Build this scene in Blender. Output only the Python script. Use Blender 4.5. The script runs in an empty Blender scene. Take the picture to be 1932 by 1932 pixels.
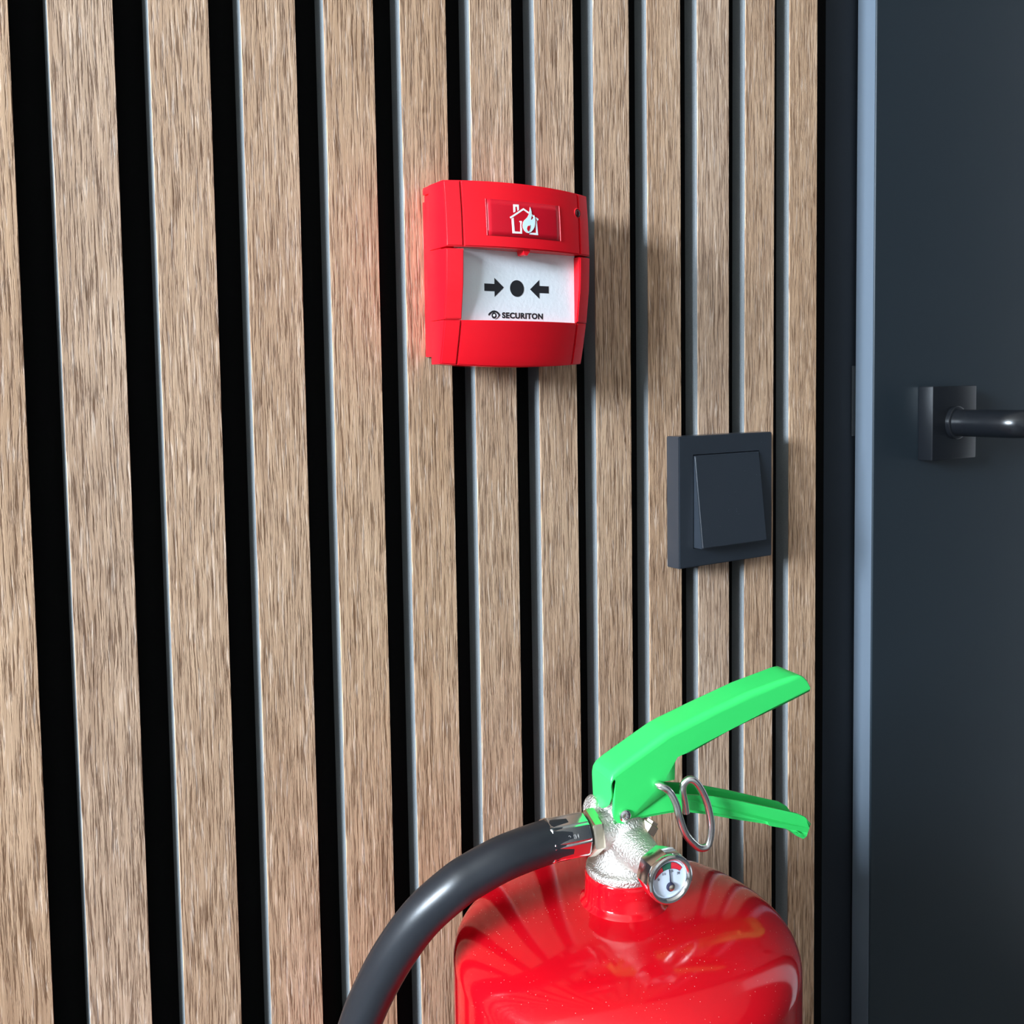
import bpy, bmesh, math, random
from mathutils import Vector, Matrix, Euler

random.seed(7)
S = bpy.context.scene
COL = S.collection
ZC = 1.0826            # camera height above the floor
mm = 0.001

# ------------------------------------------------------------------ camera
cam_d = bpy.data.cameras.new('camera')
cam = bpy.data.objects.new('camera', cam_d)
COL.objects.link(cam)
r_, u_, f_ = (0.83936098, -0.54337086, -0.01487482), (0.04598679, 0.04371724, 0.99798498), (0.54162567, 0.83835369, -0.06168243)
cam.matrix_world = Matrix(((r_[0], u_[0], -f_[0], -0.0255454),
                           (r_[1], u_[1], -f_[1], -0.4448669),
                           (r_[2], u_[2], -f_[2], ZC),
                           (0, 0, 0, 1)))
cam_d.sensor_fit = 'HORIZONTAL'
cam_d.sensor_width = 36.0
cam_d.lens = 1850.12 / 1932 * 36.0
cam_d.shift_y = -(966 - 841.92) / 1932
cam_d.clip_start = 0.01
S.camera = cam

# ------------------------------------------------------------------ colour management, world, daylight
S.view_settings.view_transform = 'Standard'
S.view_settings.look = 'None'
S.view_settings.exposure = 0.0
S.view_settings.gamma = 1.0
S.view_settings.use_curve_mapping = False
W = bpy.data.worlds.new('sky'); S.world = W; W.use_nodes = True
wn = W.node_tree.nodes; wl = W.node_tree.links
bg = wn['Background']
sky = wn.new('ShaderNodeTexSky'); sky.sky_type = 'HOSEK_WILKIE'; sky.turbidity = 6.0
sky.sun_direction = Vector((0.5, 0.6, 0.6)).normalized()
wl.new(sky.outputs['Color'], bg.inputs['Color'])
bg.inputs['Strength'].default_value = 1.0

WIN_X = -2.6           # the left end wall with the window
def daylight(name, y0, y1, z0, z1, watts, color):
    L = bpy.data.lights.new(name, 'AREA')
    L.shape = 'RECTANGLE'; L.size = abs(y1 - y0); L.size_y = abs(z1 - z0)
    L.energy = watts; L.color = color
    o = bpy.data.objects.new(name, L); COL.objects.link(o)
    o.location = (WIN_X - 0.06, (y0 + y1) / 2, (z0 + z1) / 2)
    o.rotation_euler = Vector((-1, 0, 0)).to_track_quat('Z', 'Y').to_euler()
    return o
PANES = [(-0.40, -0.74), (-0.80, -1.14)]
WZ0, WZ1 = 1.40, 2.10
daylight('window_and_fill_light', PANES[0][0], PANES[0][1], WZ0, WZ1, 205, (0.80, 0.93, 1.06))
daylight('window_and_fill_light', PANES[1][0], PANES[1][1], WZ0, WZ1, 150, (0.80, 0.93, 1.06))
# weak fill light added behind the camera, with an invented window around it
L2 = bpy.data.lights.new('window_and_fill_light', 'AREA'); L2.shape = 'RECTANGLE'; L2.size = 1.1; L2.size_y = 1.0
L2.energy = 2; L2.color = (0.86, 0.95, 1.04)
o2 = bpy.data.objects.new('window_and_fill_light', L2); COL.objects.link(o2)
o2.location = (-0.9, -3.06, 1.55); o2.rotation_euler = (math.radians(90), 0, 0)

# ------------------------------------------------------------------ material helpers
def new_mat(name):
    m = bpy.data.materials.new(name); m.use_nodes = True
    nt = m.node_tree
    return m, nt.nodes, nt.links, nt.nodes['Principled BSDF']
def setp(b, **k):
    for key, v in k.items():
        key = key.replace('_', ' ')
        if key in b.inputs: b.inputs[key].default_value = v
def c(r, g, b): return (r, g, b, 1.0)
def srgb(r, g, b):
    f = lambda v: (v / 255 / 12.92) if v / 255 <= 0.04045 else ((v / 255 + 0.055) / 1.055) ** 2.4
    return (f(r), f(g), f(b), 1.0)
def plain(name, col, rough=0.5, metal=0.0, coat=0.0, bump=0.0, scale=400.0, var=0.0, spec=0.5, coat_rough=0.05):
    m, n, l, b = new_mat(name)
    setp(b, Base_Color=col, Roughness=rough, Metallic=metal, Coat_Weight=coat, Coat_Roughness=coat_rough, Specular_IOR_Level=spec)
    tc = n.new('ShaderNodeTexCoord')
    if bump or var:
        no = n.new('ShaderNodeTexNoise'); no.inputs['Scale'].default_value = scale; no.inputs['Detail'].default_value = 4
        l.new(tc.outputs['Object'], no.inputs['Vector'])
        if bump:
            bp = n.new('ShaderNodeBump'); bp.inputs['Strength'].default_value = bump; bp.inputs['Distance'].default_value = 0.0004 if bump < 0.8 else 0.0009
            l.new(no.outputs['Fac'], bp.inputs['Height']); l.new(bp.outputs['Normal'], b.inputs['Normal'])
        if var:
            mx = n.new('ShaderNodeMix'); mx.data_type = 'RGBA'
            mx.inputs['A'].default_value = tuple(x * (1 - var) for x in col[:3]) + (1,)
            mx.inputs['B'].default_value = tuple(min(1, x * (1 + var)) for x in col[:3]) + (1,)
            l.new(no.outputs['Fac'], mx.inputs['Factor']); l.new(mx.outputs['Result'], b.inputs['Base Color'])
    return m
def dusty(name, col, rough, spec=0.5, coat=0.0, dust=c(0.5, 0.52, 0.55), amount=0.74, scale=260.0, bump=0.03):
    """plain surface with scattered dust specks"""
    m, n, l, b = new_mat(name)
    setp(b, Roughness=rough, Coat_Weight=coat, Coat_Roughness=0.04, Specular_IOR_Level=spec)
    tc = n.new('ShaderNodeTexCoord')
    vo = n.new('ShaderNodeTexVoronoi'); vo.inputs['Scale'].default_value = scale
    l.new(tc.outputs['Object'], vo.inputs['Vector'])
    sp = n.new('ShaderNodeSeparateColor'); l.new(vo.outputs['Color'], sp.inputs['Color'])
    # cell random picks the few cells that hold a speck; distance limits its size
    lt = n.new('ShaderNodeMath'); lt.operation = 'LESS_THAN'; lt.inputs[1].default_value = 0.09
    l.new(vo.outputs['Distance'], lt.inputs[0])
    gt = n.new('ShaderNodeMath'); gt.operation = 'GREATER_THAN'; gt.inputs[1].default_value = amount
    l.new(sp.outputs['Red'], gt.inputs[0])
    mu = n.new('ShaderNodeMath'); mu.operation = 'MULTIPLY'
    l.new(lt.outputs[0], mu.inputs[0]); l.new(gt.outputs[0], mu.inputs[1])
    no = n.new('ShaderNodeTexNoise'); no.inputs['Scale'].default_value = 30
    l.new(tc.outputs['Object'], no.inputs['Vector'])
    mp = n.new('ShaderNodeMapRange'); mp.inputs['From Min'].default_value = 0.42; mp.inputs['From Max'].default_value = 0.62
    l.new(no.outputs['Fac'], mp.inputs['Value'])
    m2 = n.new('ShaderNodeMath'); m2.operation = 'MULTIPLY'
    l.new(mu.outputs[0], m2.inputs[0]); l.new(mp.outputs['Result'], m2.inputs[1])
    mx = n.new('ShaderNodeMix'); mx.data_type = 'RGBA'
    mx.inputs['A'].default_value = col; mx.inputs['B'].default_value = dust
    l.new(m2.outputs[0], mx.inputs['Factor']); l.new(mx.outputs['Result'], b.inputs['Base Color'])
    if bump:
        nb = n.new('ShaderNodeTexNoise'); nb.inputs['Scale'].default_value = 900; nb.inputs['Detail'].default_value = 2
        l.new(tc.outputs['Object'], nb.inputs['Vector'])
        bp = n.new('ShaderNodeBump'); bp.inputs['Strength'].default_value = bump; bp.inputs['Distance'].default_value = 0.0003
        l.new(nb.outputs['Fac'], bp.inputs['Height']); l.new(bp.outputs['Normal'], b.inputs['Normal'])
    return m

def oak_material():
    m, n, l, b = new_mat('oak_veneer')
    setp(b, Roughness=0.62, Specular_IOR_Level=0.25)
    geo = n.new('ShaderNodeNewGeometry'); info = n.new('ShaderNodeObjectInfo')
    off = n.new('ShaderNodeVectorMath'); off.operation = 'SCALE'; off.inputs['Scale'].default_value = 7.0
    cv = n.new('ShaderNodeCombineXYZ')
    for i in ('X', 'Y', 'Z'): l.new(info.outputs['Random'], cv.inputs[i])
    l.new(cv.outputs[0], off.inputs[0])
    add = n.new('ShaderNodeVectorMath'); add.operation = 'ADD'
    l.new(geo.outputs['Position'], add.inputs[0]); l.new(off.outputs[0], add.inputs[1])
    def noise(sx, sz, detail, rough=0.55, dist=0.0, src=None):
        mp = n.new('ShaderNodeMapping'); mp.inputs['Scale'].default_value = (sx, sx, sz)
        l.new((src or add).outputs[0], mp.inputs['Vector'])
        t = n.new('ShaderNodeTexNoise'); t.inputs['Scale'].default_value = 1.0; t.inputs['Detail'].default_value = detail
        t.inputs['Roughness'].default_value = rough; t.inputs['Distortion'].default_value = dist
        l.new(mp.outputs[0], t.inputs['Vector']); return t
    # wandering of the grain
    wob = noise(60, 14, 3)
    wv = n.new('ShaderNodeVectorMath'); wv.operation = 'MULTIPLY_ADD'
    sub = n.new('ShaderNodeVectorMath'); sub.operation = 'SUBTRACT'; sub.inputs[1].default_value = (0.5, 0.5, 0.5)
    l.new(wob.outputs['Color'], sub.inputs[0])
    l.new(sub.outputs[0], wv.inputs[0]); wv.inputs[1].default_value = (0.0035, 0.0, 0.0); l.new(add.outputs[0], wv.inputs[2])
    fine = noise(1350, 52, 3, 0.65, 0.2, wv)       # open pores
    mid = noise(520, 13, 4, 0.6, 0.1, wv)          # growth-ring bands
    broad = noise(38, 5.5, 3, 0.5)                 # cloudy tone
    flake = noise(900, 60, 2, 0.5, 0.4, wv)            # medullary flecks
    def ramp(src, p0, p1, c0, c1):
        r = n.new('ShaderNodeValToRGB')
        r.color_ramp.elements[0].position = p0; r.color_ramp.elements[1].position = p1
        r.color_ramp.elements[0].color = c0; r.color_ramp.elements[1].color = c1
        l.new(src.outputs['Fac'], r.inputs['Fac']); return r
    base = ramp(broad, 0.3, 0.7, c(0.485, 0.318, 0.206), c(0.600, 0.420, 0.290))
    pores = ramp(fine, 0.38, 0.52, c(0.33, 0.27, 0.23), c(1, 1, 1))
    bands = ramp(mid, 0.30, 0.62, c(0.70, 0.64, 0.60), c(1.08, 1.06, 1.04))
    fl = ramp(flake, 0.58, 0.70, c(0, 0, 0), c(0.20, 0.185, 0.17))
    def mixm(a, bb, blend, fac=1.0):
        x = n.new('ShaderNodeMix'); x.data_type = 'RGBA'; x.blend_type = blend; x.inputs['Factor'].default_value = fac
        l.new(a, x.inputs['A']); l.new(bb, x.inputs['B']); return x.outputs['Result']
    x = mixm(base.outputs['Color'], bands.outputs['Color'], 'MULTIPLY', 0.9)
    x = mixm(x, pores.outputs['Color'], 'MULTIPLY', 0.92)
    x = mixm(x, fl.outputs['Color'], 'ADD', 1.0)
    # a slightly different tone for each slat
    hs = n.new('ShaderNodeHueSaturation')
    mr = n.new('ShaderNodeMapRange'); mr.inputs['To Min'].default_value = 0.92; mr.inputs['To Max'].default_value = 1.08
    l.new(info.outputs['Random'], mr.inputs['Value']); l.new(mr.outputs['Result'], hs.inputs['Saturation'])
    l.new(x, hs.inputs['Color']); l.new(hs.outputs['Color'], b.inputs['Base Color'])
    hsum = n.new('ShaderNodeMath'); hsum.operation = 'MULTIPLY_ADD'; hsum.inputs[1].default_value = 0.5
    l.new(mid.outputs['Fac'], hsum.inputs[0]); l.new(pores.outputs['Alpha'], hsum.inputs[2])
    pv = n.new('ShaderNodeRGBToBW'); l.new(pores.outputs['Color'], pv.inputs['Color']); l.new(pv.outputs[0], hsum.inputs[2])
    bp = n.new('ShaderNodeBump'); bp.inputs['Strength'].default_value = 0.9; bp.inputs['Distance'].default_value = 0.00035
    l.new(hsum.outputs[0], bp.inputs['Height']); l.new(bp.outputs['Normal'], b.inputs['Normal'])
    return m

M = {}
M['oak'] = oak_material()
M['mdf'] = plain('black_fibreboard', c(0.175, 0.190, 0.198), 0.75, bump=0.25, scale=1500, var=0.25, spec=0.3)
M['felt'] = plain('black_felt', c(0.006, 0.006, 0.006), 1.0, spec=0.0, bump=0.3, scale=900)
M['black_paint'] = plain('black_door_paint', c(0.014, 0.022, 0.029), 0.36, bump=0.02, scale=500, spec=0.35)
M['frame_paint'] = plain('black_frame_paint', c(0.010, 0.013, 0.018), 0.5, bump=0.02, scale=500, spec=0.3)
M['black_metal'] = plain('black_handle_metal', c(0.006, 0.007, 0.009), 0.27, bump=0.01, scale=900, spec=0.5)
M['switch'] = dusty('black_switch_plastic', c(0.018, 0.023, 0.031), 0.28, spec=1.0, amount=0.90, scale=600, dust=c(0.3, 0.33, 0.36))
M['red_plastic'] = plain('red_plastic', c(0.70, 0.005, 0.014), 0.27, bump=0.03, scale=1200, spec=0.4)
M['label_red'] = plain('dark_red_label', c(0.50, 0.0025, 0.014), 0.30, spec=0.4, bump=0.01, scale=900)
M['white_print'] = plain('white_print', c(0.80, 0.86, 0.88), 0.5)
M['black_print'] = plain('black_print', c(0.010, 0.011, 0.014), 0.5)
M['panel_white'] = plain('white_panel', c(0.74, 0.79, 0.82), 0.32, bump=0.25, scale=500, spec=0.4)
M['lamp_red'] = plain('dark_red_lens', c(0.035, 0.003, 0.004), 0.12, spec=0.5)
M['tank_red'] = dusty('red_gloss_enamel', c(0.46, 0.0025, 0.008), 0.10, spec=0.5, coat=0.0, dust=c(0.75, 0.55, 0.45), amount=0.45, scale=650, bump=0.012)
M['green'] = plain('green_powder_coat', c(0.030, 0.52, 0.105), 0.33, bump=0.015, scale=600, spec=0.4)
M['chrome'] = plain('chrome', c(0.86, 0.87, 0.88), 0.13, 1.0)
M['steel'] = plain('steel_wire', c(0.80, 0.80, 0.80), 0.22, 1.0, bump=0.01, scale=900)
M['nickel'] = plain('cast_nickel', c(0.62, 0.60, 0.56), 0.44, 1.0, bump=1.0, scale=1050)
M['brass'] = plain('plated_brass', c(0.74, 0.66, 0.54), 0.26, 1.0, bump=0.08, scale=1300)
M['rubber'] = plain('black_rubber', c(0.012, 0.014, 0.018), 0.36, bump=0.10, scale=330, spec=0.5)
M['dial'] = plain('gauge_dial', c(0.60, 0.68, 0.78), 0.4)
M['dial_red'] = plain('gauge_red', c(0.70, 0.02, 0.04), 0.5)
M['dial_green'] = plain('gauge_green', c(0.01, 0.13, 0.07), 0.5)
M['needle'] = plain('gauge_needle', c(0.02, 0.02, 0.05), 0.4)
M['wall_paint'] = plain('white_wall_paint', c(0.50, 0.49, 0.48), 0.8, bump=0.1, scale=200)
M['pale_wall'] = plain('pale_wall_paint', c(0.66, 0.64, 0.64), 0.8, bump=0.1, scale=200)
M['dark_wall'] = plain('dark_grey_wall_paint', c(0.020, 0.025, 0.031), 0.8, bump=0.1, scale=200)
M['ceiling'] = plain('ceiling_paint', c(0.72, 0.67, 0.59), 0.85, bump=0.05, scale=200)
M['floor'] = plain('grey_floor', c(0.09, 0.083, 0.077), 0.6, bump=0.05, scale=60, var=0.2)
M['window_frame'] = plain('window_frame_paint', c(0.45, 0.45, 0.46), 0.4)
def glass_mat():
    m, n, l, b = new_mat('clear_glass')
    out = n['Material Output']
    tr = n.new('ShaderNodeBsdfTransparent'); gl = n.new('ShaderNodeBsdfGlossy'); gl.inputs['Roughness'].default_value = 0.02
    lw = n.new('ShaderNodeLayerWeight'); pw = n.new('ShaderNodeMath'); pw.operation = 'POWER'; pw.inputs[1].default_value = 4
    fr = n.new('ShaderNodeMath'); fr.operation = 'MULTIPLY_ADD'; fr.inputs[1].default_value = 0.7; fr.inputs[2].default_value = 0.05
    l.new(lw.outputs['Facing'], pw.inputs[0]); l.new(pw.outputs[0], fr.inputs[0])
    mx = n.new('ShaderNodeMixShader')
    l.new(fr.outputs[0], mx.inputs[0]); l.new(tr.outputs[0], mx.inputs[1]); l.new(gl.outputs[0], mx.inputs[2])
    l.new(mx.outputs[0], out.inputs['Surface']); n.remove(b)
    return m
M['glass'] = glass_mat()

# ------------------------------------------------------------------ geometry helpers
def obj(name, bm, mat, parent=None, smooth=None, loc=None):
    me = bpy.data.meshes.new(name)
    bmesh.ops.recalc_face_normals(bm, faces=bm.faces)
    bm.to_mesh(me); bm.free()
    if mat: me.materials.append(mat)
    o = bpy.data.objects.new(name, me); COL.objects.link(o)
    if parent: o.parent = parent
    if loc: o.location = loc
    if smooth is not None:
        for p in me.polygons: p.use_smooth = True
        me.set_sharp_from_angle(angle=math.radians(smooth))
    return o
def empty(name, loc, rz=0.0):
    o = bpy.data.objects.new(name, None); COL.objects.link(o)
    o.location = loc; o.rotation_euler = (0, 0, rz); o.empty_display_size = 0.05
    return o
def tag(o, label, cat=None, group=None, kind=None):
    o['label'] = label
    if cat: o['category'] = cat
    if group: o['group'] = group
    if kind: o['kind'] = kind
    return o
def box(bm, x0, x1, y0, y1, z0, z1, bev=0.0, seg=2):
    vs = [bm.verts.new((x, y, z)) for x in (x0, x1) for y in (y0, y1) for z in (z0, z1)]
    F = [(0, 1, 3, 2), (4, 6, 7, 5), (0, 4, 5, 1), (2, 3, 7, 6), (0, 2, 6, 4), (1, 5, 7, 3)]
    fs = [bm.faces.new([vs[i] for i in f]) for f in F]
    if bev:
        es = list({e for f in fs for e in f.edges})
        bmesh.ops.bevel(bm, geom=es, offset=bev, segments=seg, affect='EDGES', profile=0.6)
    return vs
def bx(*a, **k):
    bm = bmesh.new(); box(bm, *a, **k); return bm
def lathe(bm, prof, seg=48, mat=Matrix.Identity(4), cap0=False, cap1=False):
    rings = []
    for r, z in prof:
        if r < 1e-7: rings.append([bm.verts.new(mat @ Vector((0, 0, z)))])
        else: rings.append([bm.verts.new(mat @ Vector((r * math.cos(2 * math.pi * i / seg), r * math.sin(2 * math.pi * i / seg), z))) for i in range(seg)])
    for a, b in zip(rings, rings[1:]):
        for i in range(seg):
            j = (i + 1) % seg
            if len(a) == 1 and len(b) == 1: continue
            if len(a) == 1: bm.faces.new((a[0], b[i], b[j]))
            elif len(b) == 1: bm.faces.new((a[i], a[j], b[0]))
            else: bm.faces.new((a[i], a[j], b[j], b[i]))
    if cap0 and len(rings[0]) > 1: bm.faces.new(rings[0])
    if cap1 and len(rings[-1]) > 1: bm.faces.new(rings[-1])
def catmull(pts, n):
    P = [Vector(p) for p in pts]; out = []
    Q = [P[0] * 2 - P[1]] + P + [P[-1] * 2 - P[-2]]
    for i in range(1, len(Q) - 2):
        for k in range(n):
            t = k / n
            out.append(0.5 * ((2 * Q[i]) + (Q[i + 1] - Q[i - 1]) * t + (2 * Q[i - 1] - 5 * Q[i] + 4 * Q[i + 1] - Q[i + 2]) * t * t
                              + (3 * Q[i] - Q[i - 1] - 3 * Q[i + 1] + Q[i + 2]) * t ** 3))
    out.append(P[-1]); return out
def tube(bm, pts, rad, seg=16, caps=True):
    if not hasattr(rad, '__len__'): rad = [rad] * len(pts)
    T = []
    for i in range(len(pts)):
        a = pts[max(0, i - 1)]; b = pts[min(len(pts) - 1, i + 1)]; T.append((b - a).normalized())
    n = T[0].orthogonal().normalized(); rings = []
    for i, p in enumerate(pts):
        n = (n - T[i] * n.dot(T[i])).normalized(); bnorm = T[i].cross(n)
        rings.append([bm.verts.new(p + (n * math.cos(2 * math.pi * k / seg) + bnorm * math.sin(2 * math.pi * k / seg)) * rad[i]) for k in range(seg)])
    for a, b in zip(rings, rings[1:]):
        for k in range(seg):
            j = (k + 1) % seg; bm.faces.new((a[k], a[j], b[j], b[k]))
    if caps: bm.faces.new(rings[0]); bm.faces.new(rings[-1])
def plate(bm, pts, depth_dir, conv):
    """flat polygon (2D points -> 3D by conv) given thickness along depth_dir"""
    v0 = [bm.verts.new(conv(*p)) for p in pts]
    d = Vector(depth_dir)
    v1 = [bm.verts.new(v.co + d) for v in v0]
    f0 = bm.faces.new(v0); f1 = bm.faces.new(list(reversed(v1)))
    f0.normal_update(); f1.normal_update()
    n = len(v0)
    for i in range(n):
        j = (i + 1) % n; bm.faces.new((v0[i], v0[j], v1[j], v1[i]))
    bmesh.ops.triangulate(bm, faces=[f0, f1], quad_method='BEAUTY', ngon_method='EAR_CLIP')
def text_mesh(s, width, height, bold=0.0):
    """bmesh of a line of lettering in the XY plane, scaled to width x height, from (0,0)"""
    cu = bpy.data.curves.new('t', 'FONT'); cu.body = s; cu.size = 1.0; cu.extrude = 0.02; cu.offset = bold; cu.space_character = 1.10
    o = bpy.data.objects.new('t', cu); COL.objects.link(o)
    dg = bpy.context.evaluated_depsgraph_get()
    me = bpy.data.meshes.new_from_object(o.evaluated_get(dg))
    bm = bmesh.new(); bm.from_mesh(me)
    bpy.data.objects.remove(o); bpy.data.curves.remove(cu); bpy.data.meshes.remove(me)
    xs = [v.co.x for v in bm.verts]; ys = [v.co.y for v in bm.verts]
    x0, x1, y0, y1 = min(xs), max(xs), min(ys), max(ys)
    for v in bm.verts:
        v.co.x = (v.co.x - x0) / (x1 - x0) * width; v.co.y = (v.co.y - y0) / (y1 - y0) * height
    return bm

# ------------------------------------------------------------------ the room
RX, FY, H = 2.0, -3.0, 2.5
floor = obj('floor', bx(WIN_X - 0.1, RX + 0.1, FY - 0.1, 0.16, -0.1, 0.0), M['floor']); tag(floor, 'dark grey floor of the room', kind='structure')
ceil = obj('ceiling', bx(WIN_X - 0.1, RX + 0.1, FY - 0.1, 0.16, H, H + 0.1), M['ceiling']); tag(ceil, 'white painted ceiling of the room', kind='structure')
wr = obj('wall_right', bx(RX, RX + 0.1, FY - 0.1, 0.16, 0, H), M['dark_wall']); tag(wr, 'dark grey wall to the right of the black door', kind='structure')
pil = obj('trim_1', bx(RX - 0.16, RX, -0.42, -0.10, 0, H, bev=0.003), M['pale_wall']); tag(pil, 'white painted pilaster on the wall right of the door', kind='structure')
bm = bmesh.new()
FW = (-1.45, -0.35, 1.05, 2.05)      # added opening for the fill light behind the photographer
box(bm, WIN_X - 0.1, FW[0], FY - 0.1, FY, 0, H); box(bm, FW[1], RX + 0.1, FY - 0.1, FY, 0, H)
box(bm, FW[0], FW[1], FY - 0.1, FY, 0, FW[2]); box(bm, FW[0], FW[1], FY - 0.1, FY, FW[3], H)
wf = obj('wall_front', bm, M['wall_paint']); tag(wf, 'plain wall behind the photographer', kind='structure')
bm = bmesh.new()
y0, y1 = PANES[1][1] - 0.06, PANES[0][0] + 0.06
box(bm, WIN_X - 0.1, WIN_X, FY - 0.1, y0, 0, H); box(bm, WIN_X - 0.1, WIN_X, y1, 0.16, 0, H)
box(bm, WIN_X - 0.1, WIN_X, y0, y1, 0, WZ0 - 0.06); box(bm, WIN_X - 0.1, WIN_X, y0, y1, WZ1 + 0.06, H)
wl_ = obj('wall_left', bm, M['wall_paint']); tag(wl_, 'end wall on the left with the daylight window', kind='structure')
def window(name, cells, vertical_x, label):
    w = empty(name, (0, 0, 0)); tag(w, label, kind='structure')
    bm = bmesh.new(); fr = 0.06
    if vertical_x is not None:
        ya, yb = cells[-1][1], cells[0][0]
        for (a, b) in ((ya - fr, ya), (yb, yb + fr), (cells[1][0], cells[0][1])): box(bm, vertical_x - 0.05, vertical_x, a, b, WZ0 - fr, WZ1 + fr)
        box(bm, vertical_x - 0.05, vertical_x, ya, yb, WZ0 - fr, WZ0); box(bm, vertical_x - 0.05, vertical_x, ya, yb, WZ1, WZ1 + fr)
        obj('window_frame', bm, M['window_frame'], w)
        for a, b in cells: obj('pane', bx(vertical_x - 0.03, vertical_x - 0.026, b, a, WZ0, WZ1), M['glass'], w)
    else:
        xa, xb, za, zb = cells
        for (a, b) in ((xa, xa + 0.05), (xb - 0.05, xb)): box(bm, a, b, FY - 0.05, FY, za, zb)
        box(bm, xa + 0.05, xb - 0.05, FY - 0.05, FY, za, za + 0.05); box(bm, xa + 0.05, xb - 0.05, FY - 0.05, FY, zb - 0.05, zb)
        obj('window_frame', bm, M['window_frame'], w)
        obj('pane', bx(xa + 0.05, xb - 0.05, FY - 0.03, FY - 0.026, za + 0.05, zb - 0.05), M['glass'], w)
    return w
window('window_1', PANES, WIN_X, 'two-pane window in the end wall on the left')
window('fill_window', FW, None, 'small added window for fill light in the wall behind the photographer')

# ------------------------------------------------------------------ slatted wall
DOOR_L, DOOR_R, DOOR_T = 0.530, 1.52, 2.10
bm = bmesh.new()
box(bm, WIN_X - 0.1, DOOR_L - 0.0012, 0.0115, 0.16, 0, H)
box(bm, DOOR_R, RX + 0.1, 0.0115, 0.16, 0, H); box(bm, DOOR_L - 0.0012, DOOR_R, 0.0115, 0.16, DOOR_T, H)
back = obj('wall_back', bm, M['felt']); tag(back, 'wall covered in oak veneered acoustic slats on black felt', kind='structure')
MEAS = {0: (0.0, 25.5, 0), 1: (40.05, 65.2, 0), 2: (79.88, 105.35, 0), 3: (120.05, 145.55, 0), 4: (160.2, 185.5, -1.2), 5: (200.2, 225.7, -0.8),
        6: (239.96, 265.4, 0), 7: (280.7, 305.9, -1.2), 8: (320.0, 345.3, 1.0), 9: (359.2, 384.7, 1.8), 10: (399.0, 425.0, 1.4),
        11: (439.6, 465.3, 3.0), 12: (480.6, 506.7, -1.0)}
slat_mesh = ven_mesh = None
for k in list(range(0, 13)) + list(range(-1, -36, -1)):
    x0, x1, tilt = MEAS.get(k, (k * 40.05, k * 40.05 + 25.45, 0))
    w = (x1 - x0) * mm
    s = obj('slat', bx(-w / 2, w / 2, 0.0009, 0.0115, -ZC, H - ZC), M['mdf'], back)
    s.location = ((x0 + x1) / 2 * mm, 0, ZC); s.rotation_euler = (0, tilt * mm, 0)
    v = obj('veneer', bx(-w / 2 - 0.00012, w / 2 + 0.00012, 0.0, 0.0009, -ZC, H - ZC, bev=0.00018, seg=1), M['oak'], s)
    if tilt:      # keep the tilted slat inside floor and ceiling
        s.scale = (1, 1, 0.998)

# ------------------------------------------------------------------ door
door = empty('door_1', (DOOR_L, 0.0165, 0)); tag(door, 'black rebated door with black lever handle right of the slat wall', kind='structure')
D0 = Vector((DOOR_L, 0.0165, 0))
def dl(*a): return (a[0] - D0.x, a[1] - D0.x, a[2] - D0.y, a[3] - D0.y, a[4], a[5])
bm = bmesh.new()
LX, LR = 0.5675, 1.4825
box(bm, *dl(DOOR_L, 0.585, 0.0165, 0.15, 0, DOOR_T), bev=0.0008)
box(bm, *dl(1.465, DOOR_R, 0.0165, 0.15, 0, DOOR_T), bev=0.0008)
box(bm, *dl(0.585, 1.465, 0.0165, 0.15, 2.02, DOOR_T), bev=0.0008)
obj('door_frame', bm, M['frame_paint'], door)
leaf = obj('door_leaf', bx(*dl(LX, LR, -0.0005, 0.0150, 0.006, 2.035), bev=0.0009), M['black_paint'], door)
obj('rebate_core', bx(*dl(0.588, 1.462, 0.0152, 0.055, 0.006, 2.016)), M['frame_paint'], leaf)
obj('strike_plate', bx(*dl(0.5645, 0.5715, 0.0152, 0.0162, ZC - 0.0400, ZC + 0.0105)), plain('steel_strike', c(0.03, 0.033, 0.036), 0.4, 0.3), door)
# handle
hz = ZC - 0.0323; hx = 0.6452
obj('painted_lit_edge', bx(*dl(LX - 0.0006, LX + 0.0002, 0.0005, 0.0148, 0.008, 2.033)), plain('painted_lit_edge', c(0.105, 0.132, 0.165), 0.45, spec=0.4), leaf)  # lighter strip: window light on the black leaf edge, put into its colour
handle = empty('door_handle', (hx - D0.x, -0.0005 - D0.y, hz)); handle.parent = door
obj('rosette', bx(-0.0272, 0.0272, -0.0122, 0, -0.0272, 0.0272, bev=0.0010), M['black_metal'], handle, smooth=40)
bm = bmesh.new()
lathe(bm, [(0.0122, -0.0120), (0.0122, -0.0150), (0.0116, -0.0155), (0.0098, -0.0155)], 40, Matrix.Rotation(math.radians(90), 4, 'X') @ Matrix.Scale(-1, 4, (0, 0, 1)))
obj('collar_ring', bm, M['black_metal'], handle, smooth=40)
bm = bmesh.new()
neck = [Vector((0, -0.010, 0)), Vector((0, -0.0525, 0))]
R0 = 0.0100
tube(bm, [Vector((0, -0.010, 0)), Vector((0, -0.030, 0)), Vector((0, -0.052, 0)), Vector((0.0005, -0.0555, 0)), Vector((0.004, -0.0600, 0)), Vector((0.010, -0.0620, 0)), Vector((0.05, -0.0620, 0)), Vector((0.132, -0.0620, 0))],
     [R0] * 8, 32)
obj('lever', bm, M['black_metal'], handle, smooth=60)

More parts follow.
